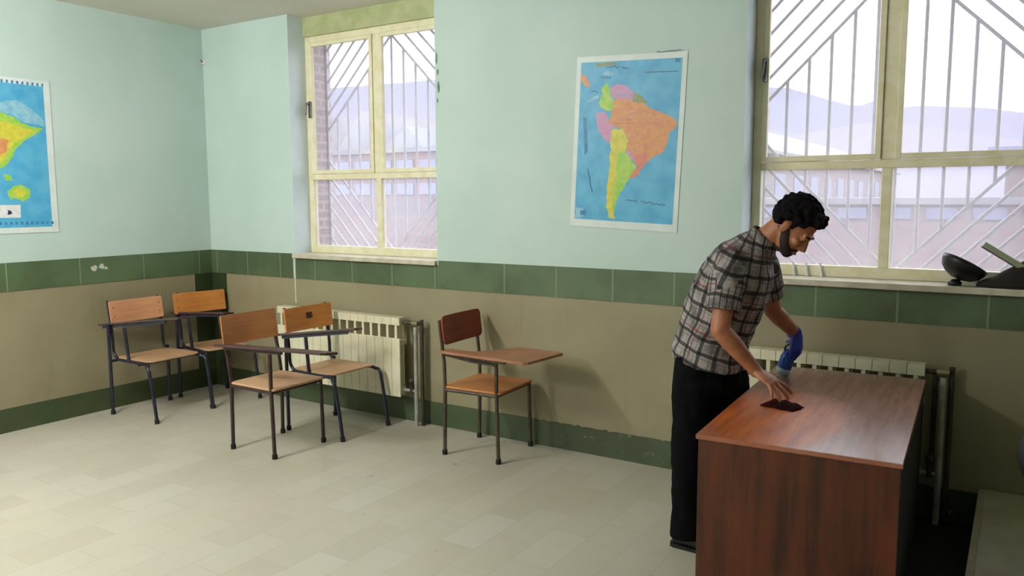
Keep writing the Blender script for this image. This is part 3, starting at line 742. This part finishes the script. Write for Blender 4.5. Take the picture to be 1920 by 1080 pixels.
chair_B((2.925, -.29, 0), D0(3), 'tablet arm chair with dark red backrest and wide worn tablet, standing alone', TUBE_BRN, W_RED, W_RSEAT, W_TAB5,
        ((-.02, -.245), (.66, -.345), .10, .40, .665, .672, W_TAB5), br=.035, back_z=(.715, .90))

# ---------------------------------------------------------------- desk and platform
dk = thing('teacher_desk', 'red-brown wooden desk with a glossy top that the man is wiping', 'desk', (5.318, -.935, 0), D0(2.6))
dw, dl = .348, .71
MB().box(-dw, dw, -dl, dl, .741, .76).build('desktop', DESKTOP, dk, bevel=.002)
MB().box(-dw, dw, -dl-.003, -dl, .745, .7595).box(-dw-.003, -dw, -dl, dl, .743, .7595).build('edge_strip', DESKEDGE, dk)
MB().box(-dw+.006, dw-.006, -dl+.004, -dl+.024, 0, .741).build('end_panel', DESKW, dk, bevel=.001)
MB().box(-dw+.006, dw-.006, dl-.03, dl-.01, 0, .741).build('end_panel', DESKSHADE, dk, bevel=.001)
MB().box(-dw+.01, -dw+.028, -dl+.024, dl-.03, .12, .735).build('modesty_panel', DESKSHADE, dk)
MB().box(dw-.026, dw-.008, -dl+.024, dl-.03, .0, .741).build('shade_panel', DESKSHADE, dk)  # added panel closing the kneehole, dark to stand in for its shade

PLT = paint('platform_terrazzo', (190, 184, 160), .35, (176, 168, 142), 5); PLE = paint('platform_stone_edge', (176, 170, 146), .35, (160, 152, 128), 12)
shade_strip = MB().prism(rounded(5.60, 5.872, -2.3, -.02, .02), 0, .008).build('floor_shade_strip', RUBBER, None, (0, 0, 0), bevel=.002)  # black sheet put in as the shade of the floor gap
tag(shade_strip, 'narrow black strip painted in as floor shade between the desk and the platform', 'mat')  # no real mat, the strip stands in for shade
pf = MB().box(5.885, RX-.01, -4.1, -.008, 0, .165).build('teaching_platform', BASE_L); tag(pf, 'low raised teaching platform with a pale stone top, right of the desk', 'platform')
MB().box(5.905, RX-.01, -4.1, -.008, .165, .2).build('platform_top', PLT, pf)
MB().box(5.875, 5.905, -4.12, -.008, .165, .2).build('edge_stone', PLE, pf, bevel=.003)

# ---------------------------------------------------------------- swivel chair (its rim is just inside the right edge)
oc = thing('swivel_chair', 'black upholstered swivel chair on the platform, cut off by the right edge', 'chair', (6.305, -1.0, .2), D0(0))
UPH = paint('black_upholstery', (20, 20, 23), .75, (28, 28, 32), 40)
MB().loft([((0, 0, z), (a, 0, 0), (0, a, 0)) for z, a in ((.40, .20), (.41, .265), (.47, .29), (.52, .28), (.545, .22), (.55, .1))], 28, 0, 3.0).build('seat', UPH, oc)
MB().lathe([(0, .0), (.12, 0), (.15, .02), (.15, .04), (0, .045)], (0, 0, .36)).build('seat_plate', BLACKP, oc)
MB().cyl((0, 0, .09), (0, 0, .37), .028).build('gas_column', STEEL, oc)
for k in range(5):
    a = D0(212+72*k); dx, dy = math.cos(a), math.sin(a)
    g = MB().tube([(0, 0, .11), (dx*.12, dy*.12, .10), (dx*.265, dy*.265, .07)], [.028, .022, .016], 8).build('base_arm', BLACKP, oc)
    wl = MB(); 
    for s in (-.012, .012): wl.cyl((dx*.27-dy*s-dy*.008, dy*.27+dx*s+dx*.008, .027), (dx*.27-dy*s+dy*.008, dy*.27+dx*s-dx*.008, .027), .027)
    wl.cyl((dx*.265, dy*.265, .03), (dx*.265, dy*.265, .08), .007); wl.build('caster', RUBBER, g)
MB().tube([(.12, 0, .39), (.30, 0, .41), (.34, 0, .55), (.33, 0, .72)], .018).build('back_support', BLACKP, oc)
MB().loft([((.30+.02*abs(z-.8), 0, z), (.03, 0, 0), (0, b, 0)) for z, b in ((.62, .12), (.66, .19), (.8, .21), (.93, .19), (.98, .12))], 28, 0, 3.0).build('backrest', UPH, oc)

# ---------------------------------------------------------------- things on the right window sill
sz = SILLZ
bw = thing('black_bowl', 'black bowl tipped on its side on the right window sill', 'bowl', (5.715, .045, sz), D0(0))
prof = [(0, 0), (.035, .0), (.07, .018), (.098, .05), (.112, .095), (.116, .125), (.110, .125), (.104, .092), (.09, .056), (.06, .028), (0, .016)]
ax = Vector((-.5, -.30, .86)).normalized()
MB().lathe([(r*.94, h*.66) for r, h in prof], (.004, .0, .038), (.44, .22, .87), 28).build('shell', BLACKP, bw)
MB().lathe([(0, 0), (.03, 0), (.032, .012), (.02, .03), (0, .03)], (.0, .0, 0), (0, 0, 1), 20).build('foot', BLACKP, bw)
bg = thing('dark_bag', 'dark brown slumped cloth bag on the right end of the window sill', 'bag', (5.955, .05, sz), D0(0))
mb = MB()
DARKBAG = paint('dark_brown_canvas', (34, 24, 18), .85, (22, 18, 16), 20, bump=.3, bscale=20)
mb.loft([((0, 0, 0), (.15, 0, 0), (0, .07, 0)), ((0.0, 0, .02), (.145, 0, 0), (0, .07, 0)), ((.02, 0, .05), (.105, 0, 0), (0, .055, 0)), ((.035, 0, .085), (.065, 0, 0), (0, .04, 0)), ((.05, 0, .115), (.03, 0, 0), (0, .025, 0)), ((.06, 0, .135), (.012, 0, 0), (0, .014, 0))], 24)
mb.build('body', DARKBAG, bg)
MB().tube([(.045, -.01, .11), (.075, -.03, .145), (.11, -.03, .14), (.13, -.01, .09)], .008).build('strap', DARKBAG, bg)
bd = thing('flat_board', 'narrow grey-green flat board sticking up slantwise from the dark bag on the sill', 'board', (5.99, .05, sz+.105), 0)
mt = Matrix.Rotation(D0(33), 4, 'Y')
MB().box(-.19, .06, -.03, .03, -.014, .014, 0, mt).build('board', paint('grey_green_board', (150, 158, 130), .5), bd, bevel=.003)
MB().box(-.192, .06, -.032, .032, -.018, -.014, 0, mt).build('backing', paint('board_backing', (70, 60, 48), .6), bd)
ad = [bpy.data.objects['board']]
for k, (x, l) in enumerate(((4.915, 'leftmost'), (4.985, 'middle one'), (5.06, 'rightmost'))):
    c = MB().cyl((x, .158, sz+.0), (x-.012, .166, sz+.075), .0065, n=10).build('chalk_stick', WHITEP)
    tag(c, 'short white stick leaning on the window frame, %s of three' % l, 'chalk', 'white sticks on the window sill')

# ---------------------------------------------------------------- the man
FOOT = Vector((4.76, -.90, 0))
YC = -.90
def Wp(x, y, z): return Vector((x, y, z))-FOOT
B = MB()
# head frame: forward, left, up
Fh = Vector((.66, -.08, -.75)).normalized(); Lh = Vector((.0, 1, .0)); Lh = (Lh-Fh*Lh.dot(Fh)).normalized(); Uh = Fh.cross(Lh).normalized()
if Uh.z < 0: Uh = -Uh
HC = Wp(5.148, YC, 1.512)
def Hd(a, b, c): return HC+Fh*a+Lh*b+Uh*c
HM = Matrix((Fh, Lh, Uh)).transposed().to_4x4()
B.ell(Hd(-.012, 0, .03), .094, .076, .09, HM)                    # skull
B.ell(Hd(.018, 0, -.03), .074, .062, .078, HM)                   # face
B.ell(Hd(.03, 0, -.078), .05, .046, .034, HM)                    # jaw
B.ell(Hd(.066, 0, -.096), .024, .027, .018, HM)                  # chin
B.ell(Hd(.077, 0, .022), .016, .052, .015, HM)                   # brow
for s in (-1, 1):
    B.ell(Hd(.062, s*.038, -.022), .026, .024, .02, HM)          # cheekbones
    B.ell(Hd(-.006, s*.079, -.012), .018, .009, .032, HM)        # ears
    B.ell(Hd(-.010, s*.086, -.006), .012, .006, .022, HM)
B.tube([Hd(.083, 0, .012), Hd(.095, 0, -.010), Hd(.107, 0, -.031), Hd(.088, 0, -.044)], [.008, .011, .0145, .008], 12)   # nose
for s in (-1, 1): B.ell(Hd(.096, s*.012, -.038), .010, .009, .008, HM)
for s in (-1, 1): B.ell(Hd(.0735, s*.031, .0045), .0125, .015, .009, HM)   # upper lids, lowered
B.ell(Hd(.089, 0, -.064), .010, .024, .006, HM); B.ell(Hd(.087, 0, -.074), .010, .021, .006, HM)
# neck and trunk
B.tube([Wp(4.955, YC, 1.39), Wp(5.02, YC, 1.44), Hd(-.03, 0, -.035)], [.066, .058, .056], 20)
def sec(x, z, dx, dz, a, b, y=YC):
    d = Vector((dx, 0, dz)).normalized(); n = Vector((d.z, 0, -d.x)); return (Wp(x, y, z), n*a, Vector((0, b, 0)))
B.loft([sec(4.785, .84, .1, 1, .09, .12), sec(4.79, .90, .1, 1, .12, .15), sec(4.80, .98, .2, .98, .12, .145), sec(4.835, 1.10, .35, .9, .12, .14), sec(4.885, 1.22, .4, .9, .125, .155), sec(4.93, 1.32, .4, .9, .115, .17), sec(4.96, 1.39, .5, .85, .08, .13), sec(4.985, 1.43, .5, .85, .05, .07)], 24)
# arms
SHN, ELN, WRN = Wp(4.930, -1.065, 1.355), Wp(4.912, -1.135, 1.075), Wp(5.048, -1.052, .892)
SHF, ELF, WRF = Wp(4.965, -.735, 1.355), Wp(4.995, -.60, 1.10), Wp(5.078, -.475, .972)
for a, b, c in ((SHN, ELN, WRN), (SHF, ELF, WRF)):
    B.capsule(a, b, .052, .041); 
    mid = b.lerp(c, .3); B.tube([b, mid, b.lerp(c, .7), c], [.041, .043, .034, .0275], 18); B.ell(b, .041, .041, .041); B.ell(c, .029, .029, .029)
# legs
legs = [(Wp(4.765, -.985, .90), Wp(4.735, -.99, .49), Wp(4.735, -.995, .09)), (Wp(4.83, -.815, .90), Wp(4.875, -.80, .50), Wp(4.85, -.795, .09))]
for h_, k_, a_ in legs:
    B.tube([h_, h_.lerp(k_, .5), k_, k_.lerp(a_, .3), k_.lerp(a_, .7), a_], [.088, .078, .058, .056, .044, .038], 18); B.ell(h_, .088, .088, .088); B.ell(a_, .04, .04, .04)
def hand(mb, Wr, D, N, curls, spread=.12, sc=1., thumb=True, side=1, fat=1.):
    """wrist, finger direction, back-of-hand normal; side=+1 puts the thumb towards D x N"""
    D = D.normalized(); N = (N-D*N.dot(D)).normalized(); Lt = D.cross(N)*side
    def q(a, b, c): return Wr+D*a*sc+Lt*b*sc+N*c*sc
    mb.loft([(q(.0, 0, 0), N*.019*sc*fat, Lt*.026*sc*fat), (q(.03, 0, .002), N*.017*sc*fat, Lt*.034*sc*fat), (q(.065, 0, .003), N*.015*sc*fat, Lt*.041*sc*fat), (q(.092, 0, .0), N*.011*sc*fat, Lt*.039*sc*fat)], 18)
    mb.ell(q(.0, 0, 0), .025*sc, .025*sc, .022*sc)
    tips = []
    for i, (off, ln, r) in enumerate(((.030, .072, .0088), (.010, .080, .0092), (-.011, .074, .0088), (-.030, .060, .0078))):
        c1, c2, c3 = curls[i]; d = (D+Lt*spread*(1.5-i)*.7).normalized(); p = q(.086, off, .001); pts = [q(.06, off*.8, 0), p]; ang = 0; R = [r*1.05*sc*fat, r*1.05*sc*fat]
        for fr, c in ((.45, c1), (.30, c2), (.25, c3)):
            ang += c; p = p+(d*math.cos(ang)-N*math.sin(ang))*ln*fr*sc; pts.append(p); R.append(r*sc*fat*(1.0 if fr > .4 else .92 if fr > .28 else .8))
        mb.tube(pts, R, 10); tips.append(p); mb.ell(p, R[-1], R[-1], R[-1], n=10, m=6)
        for pp, rr in zip(pts[2:4], R[2:4]): mb.ell(pp, rr*1.03, rr*1.03, rr*1.03, n=10, m=6)
    if thumb:
        p0, p1, p2, p3 = q(.02, .022, -.006), q(.048, .050, -.016), q(.073, .062, -.026), q(.096, .062, -.032)
        mb.tube([p0, p1, p2, p3], [.014*sc*fat, .0125*sc*fat, .0105*sc*fat, .0085*sc*fat], 10); mb.ell(p3, .0088*sc*fat, .0088*sc*fat, .0088*sc*fat, n=10, m=6); mb.ell(p1, .0125*sc*fat, .0125*sc*fat, .0125*sc*fat, n=10, m=6)
    return tips
DN = Vector((.86, -.24, -.42)); NN = Vector((.42, -.22, .88))
tips = hand(B, WRN, DN, NN, ((.18, .30, .2), (.22, .32, .2), (.26, .34, .2), (.30, .36, .2)), .5, 1.08, True, 1 if DN.cross(NN).y > 0 else -1)
DF = Vector((.10, .10, -.95)); NF = Vector((.9, .25, .1))
LH = dict(curls=((.8, 1.2, .9), (.85, 1.25, .9), (.9, 1.25, .9), (.95, 1.3, .9)), spread=.06)
sideF = 1 if DF.cross(NF).y < 0 else -1
hand(B, WRF, DF, NF, LH['curls'], LH['spread'], .96, True, sideF)
man = B.build('person', SKIN, None, FOOT); fuse(man, .0042, 5, .5)
tag(man, 'man in grey plaid shirt and black trousers bending to wipe the desk, one blue glove', 'person')
# eyes and brows
for s in (-1, 1):
    e = MB().ell(Hd(.0725, s*.031, -.001), .0098, .012, .006, HM, 14, 8).build('eye', EYEM, man)
    MB().ell(Hd(.0812, s*.031, -.003), .003, .005, .005, HM, 12, 6).build('iris', HAIRM, e)
    MB().tube([Hd(.088, s*.012, .020), Hd(.089, s*.030, .026), Hd(.078, s*.050, .021)], [.004, .005, .003], 8).build('eyebrow', HAIRM, man)
MB().tube([Hd(.086, -.022, -.070), Hd(.0965, 0, -.069), Hd(.086, .022, -.070)], [.003, .0055, .003], 8).build('lips', LIPM, man)
# hair: curly cap, thicker over the forehead
random.seed(11); hb = MB(); hb.ell(Hd(-.024, 0, .047), .094, .083, .088, HM)
cnt = 0
while cnt < 520:
    a = random.uniform(-1, 1); b = random.uniform(-1, 1); c = random.uniform(-1, 1); v = Vector((a, b, c))
    if v.length < .1: continue
    v.normalize()
    x, y, z = -.020+v.x*.100, v.y*.086, .042+v.z*.096
    # hairline
    if x > .045 and z < .070: continue
    if x > -.005 and z < .040: continue
    if x > -.040 and z < .015 and abs(y) > .05: continue
    if z < -.068: continue
    cnt += 1; rr = random.uniform(.008, .0145)
    hb.ell(Hd(x, y, z), rr, rr, rr, n=8, m=5)
for k in range(80):
    rr = random.uniform(.009, .015); hb.ell(Hd(random.uniform(.03, .075), random.uniform(-.05, .05), random.uniform(.085, .118)), rr, rr, rr, n=8, m=5)
for s in (-1, 1): hb.tube([Hd(.012, s*.073, .05), Hd(.014, s*.074, .0)], [.012, .008], 8)
fuse(hb.build('hair', HAIRM, man), .004, 1)
# short beard along jaw, chin and upper lip
bb = MB(); random.seed(12)
for k in range(44):
    t = k/43; a = (t-.5)*PI*1.06; x = .010+.071*math.cos(a); y = .063*math.sin(a); z = -.086+.072*(abs(t-.5)*2)**2.4
    bb.ell(Hd(x, y, z+.003), .0125, .011, .018, HM, 8, 6); bb.ell(Hd(x-.004, y*.94, z-.012), .0125, .011, .013, HM, 8, 6)
for k in range(12): t = (k/11-.5)*2; bb.ell(Hd(.092-.008*t*t, t*.025, -.054-.006*t*t), .006, .006, .005, HM, 8, 6)
for k in range(30): bb.ell(Hd(random.uniform(0, .055), random.uniform(-.035, .035), random.uniform(-.108, -.095)), .012, .012, .01, HM, 8, 6)
fuse(bb.build('beard', BEARDM, man), .0045, 2)
# shirt in its own tilted frame so the check follows the back
SO = Wp(4.845, YC, 1.13); tilt = math.atan2(.33, .94)
shirt_m = Matrix.Rotation(tilt, 4, 'Y')
def to_local(mb, o, rot):
    inv_ = rot.inverted(); mb.v = [tuple(inv_ @ (Vector(v)-o)) for v in mb.v]; return mb
def place(mb, name, mat, par, o, rot, par_o=None, par_rot=None):
    ob = to_local(mb, o, rot).build(name, mat, par)
    Mw = Matrix.Translation(o) @ rot
    if par_o is not None: Mw = (Matrix.Translation(par_o) @ par_rot).inverted() @ Mw
    ob.matrix_local = Mw; return ob
sb = MB()
ss = [sec(4.795, .875, .12, 1, .172, .194), sec(4.797, .93, .15, 1, .170, .192), sec(4.805, 1.0, .25, .97, .164, .182), sec(4.835, 1.09, .36, .93, .168, .178), sec(4.862, 1.16, .40, .9, .172, .186), sec(4.89, 1.23, .42, .9, .168, .197), sec(4.918, 1.295, .45, .88, .158, .205), sec(4.94, 1.35, .5, .86, .138, .20), sec(4.962, 1.395, .55, .83, .108, .165), sec(4.985, 1.422, .6, .8, .086, .118), sec(5.008, 1.447, .65, .76, .072, .082)]
sb.loft(ss, 40)
for a, b in ((SHN, ELN), (SHF, ELF)):
    c = a.lerp(b, .5); sb.tube([a.lerp(b, -.12), a.lerp(b, .1), c], [.055, .082, .072], 24); sb.ell(a, .074, .072, .07)
so = place(sb, 'shirt', PLAID, man, SO, shirt_m)
fuse(so, .008, 6, .5)
dsp = so.modifiers.new('folds', 'DISPLACE'); tx = bpy.data.textures.new('fold_noise', 'CLOUDS'); tx.noise_scale = .09; tx.noise_depth = 1; dsp.texture = tx; dsp.strength = .022; dsp.mid_level = .5; dsp.texture_coords = 'LOCAL'
for a, b in ((SHN, ELN), (SHF, ELF)):
    d = (b-a).normalized(); mb = MB(); pts = []
    prof = [(.064, .02), (.078, .05), (.079, .11), (.075, .17), (.073, .205), (.069, .205), (.066, .15), (.062, .05)]
    rot = d.to_track_quat('Z', 'X').to_matrix().to_4x4()
    mb.lathe([(r_*.98, h_) for r_, h_ in prof], a, d, 28)
    sl = place(mb, 'sleeve', PLAID, so, a, rot, SO, shirt_m)
    d2 = sl.modifiers.new('folds', 'DISPLACE'); d2.texture = tx; d2.strength = .014; d2.mid_level = .5
cb = MB()
cR = Vector((.62, 0, .78)).normalized(); cN = Vector((.78, 0, -.62))
cc = Wp(5.013, YC, 1.447)
cb.loft([(cc-cR*.01, cN*.074, Vector((0, .080, 0))), (cc+cR*.012, cN*.072, Vector((0, .076, 0))), (cc+cR*.034, cN*.066, Vector((0, .069, 0))), (cc+cR*.036, cN*.060, Vector((0, .063, 0))), (cc+cR*.0, cN*.062, Vector((0, .066, 0)))], 30)
for s in (-1, 1):
    cb.add([cc+cN*.070+Vector((0, s*.005, 0))+cR*.02, cc+cN*.05+Vector((0, s*.062, 0))+cR*.015, cc+cN*.085+Vector((0, s*.062, 0))-cR*.035, cc+cN*.098+Vector((0, s*.025, 0))-cR*.045], [(0, 1, 2, 3), (3, 2, 1, 0)])
place(cb, 'collar', PLAID, so, SO, shirt_m, SO, shirt_m)
# trousers
tb = MB()
tb.loft([sec(4.80, .965, .1, 1, .115, .145), sec(4.795, .92, .05, 1, .125, .155), sec(4.79, .86, 0, 1, .138, .165), sec(4.792, .79, 0, 1, .148, .172), sec(4.795, .75, 0, 1, .12, .15)], 32)
for i, (h_, k_, a_) in enumerate(legs):
    tb.tube([h_+Vector((0, 0, .0)), h_.lerp(k_, .3), h_.lerp(k_, .65), k_, k_.lerp(a_, .35), k_.lerp(a_, .75), a_+Vector((.0, 0, -.035))], [.100, .106, .094, .082, .080, .074, .076], 24); tb.ell(h_, .10, .10, .10)
tr = tb.build('trousers', TROU, man); fuse(tr, .008, 5, .5)
d3 = tr.modifiers.new('folds', 'DISPLACE'); d3.texture = tx; d3.strength = .018; d3.mid_level = .5
MB().loft([sec(4.80, .935, .12, 1, .130, .160), sec(4.803, .965, .12, 1, .128, .158)], 32).build('belt', SHOEM, tr)
for h_, k_, a_ in legs:
    x, y = a_.x, a_.y; m = MB(); z0 = -FOOT.z
    m.loft([(Vector((x-.062, y, .035)), Vector((0, .022, 0)), Vector((0, 0, .030))), (Vector((x-.045, y, .045)), Vector((0, .036, 0)), Vector((0, 0, .044))), (Vector((x+.01, y, .052)), Vector((0, .040, 0)), Vector((0, 0, .051))), (Vector((x+.07, y, .042)), Vector((0, .043, 0)), Vector((0, 0, .041))), (Vector((x+.14, y, .032)), Vector((0, .048, 0)), Vector((0, 0, .031))), (Vector((x+.19, y, .026)), Vector((0, .036, 0)), Vector((0, 0, .024))), (Vector((x+.21, y, .022)), Vector((0, .016, 0)), Vector((0, 0, .014)))], 20, 0, 2.4)
    sh = m.build('shoe', SHOEM, man)
    sl_ = [(x-.072, y-.03), (x-.055, y-.04), (x+.06, y-.046), (x+.14, y-.052), (x+.20, y-.038), (x+.222, y), (x+.20, y+.038), (x+.14, y+.052), (x+.06, y+.046), (x-.055, y+.04), (x-.072, y+.03), (x-.08, y)]
    MB().prism(sl_, .0, .016).build('sole', RUBBER, sh)
# blue glove on the far hand
gb = MB(); hand(gb, WRF, DF, NF, LH['curls'], LH['spread'], 1.02, True, sideF, 1.62)
gd = (WRF-ELF).normalized(); gb.tube([WRF-gd*.025, WRF-gd*.01, WRF], [.037, .035, .034], 20)
gl = fuse(gb.build('glove', GLOVEM, man), .0035, 3)
gl['label'] = 'blue rubber glove'
# wiping cloth under the near hand and the spray bottle in the gloved one
tc = sum(tips, Vector())/4+FOOT
cl = MB(); random.seed(5); n = 26; m_ = 16; vs = []
for j in range(m_+1):
    for i in range(n+1):
        u, v = i/n*2-1, j/m_*2-1; x = u*.075*(1+.12*noise.noise((v*2, 1, 0))); y = v*.048*(1+.15*noise.noise((u*2, 5, 0)))
        e = max(0, 1-max(abs(u), abs(v))**4)
        vs.append((x, y, .002+e*(.020+.012*noise.noise((x*28, y*28, 3)))))
top = len(vs); vs += [(v[0], v[1], 0) for v in vs[:]]
fs = []
for j in range(m_):
    for i in range(n):
        a = j*(n+1)+i; fs += [(a, a+1, a+n+2, a+n+1), (top+a, top+a+n+1, top+a+n+2, top+a+1)]
for i in range(n): fs += [(i, top+i, top+i+1, i+1), (m_*(n+1)+i, m_*(n+1)+i+1, top+m_*(n+1)+i+1, top+m_*(n+1)+i)]
for j in range(m_): a = j*(n+1); b = a+n+1; fs += [(a, b, top+b, top+a), (a+n, top+a+n, top+b+n, b+n)]
cl.add(vs, fs, 0, True); co_ = cl.build('cleaning_cloth', CLOTHM, None, (tc.x+.0, tc.y-.01, .7605)); co_.rotation_euler = (0, 0, D0(-14))
tag(co_, 'dark maroon cleaning cloth pressed flat under the man\'s bare hand on the desk', 'cloth')
fist = WRF+DF.normalized()*.085+FOOT
BOT = Vector((5.022, -.49, .768)); TOP = Vector((5.066, -.485, .93)); ax = (TOP-BOT).normalized()
sp = thing('spray_bottle', 'small blue plastic spray bottle with a pale base held by the gloved hand', 'bottle', BOT)
MB().lathe([(0, .028), (.030, .028), (.034, .04), (.034, .09), (.028, .112), (.014, .125), (.012, .132), (0, .132)], (0, 0, 0), ax, 22).build('body', BOTTLE, sp)
MB().lathe([(0, 0), (.027, 0), (.0335, .006), (.0335, .034), (.030, .037), (0, .037)], (0, 0, 0), ax, 22).build('base', paint('pale_clear_plastic', (176, 200, 214), .25), sp)
hx = ax*.132; sd = Vector((-.7, -.5, .25)).normalized()
MB().lathe([(0, 0), (.016, 0), (.016, .018), (.012, .022), (0, .022)], hx, ax, 16).build('cap', WHITEP, sp)
MB().loft([(hx+ax*.02-sd*.02, ax*.010, sd.cross(ax)*.010), (hx+ax*.034, ax*.013, sd.cross(ax)*.010), (hx+ax*.036+sd*.035, ax*.008, sd.cross(ax)*.008), (hx+ax*.036+sd*.045, ax*.005, sd.cross(ax)*.005)], 14).build('spray_head', WHITEP, sp)
MB().tube([hx+ax*.026+sd*.012, hx+ax*.008+sd*.028, hx-ax*.014+sd*.026], [.004, .0045, .003], 8).build('trigger', BLACKP, sp)
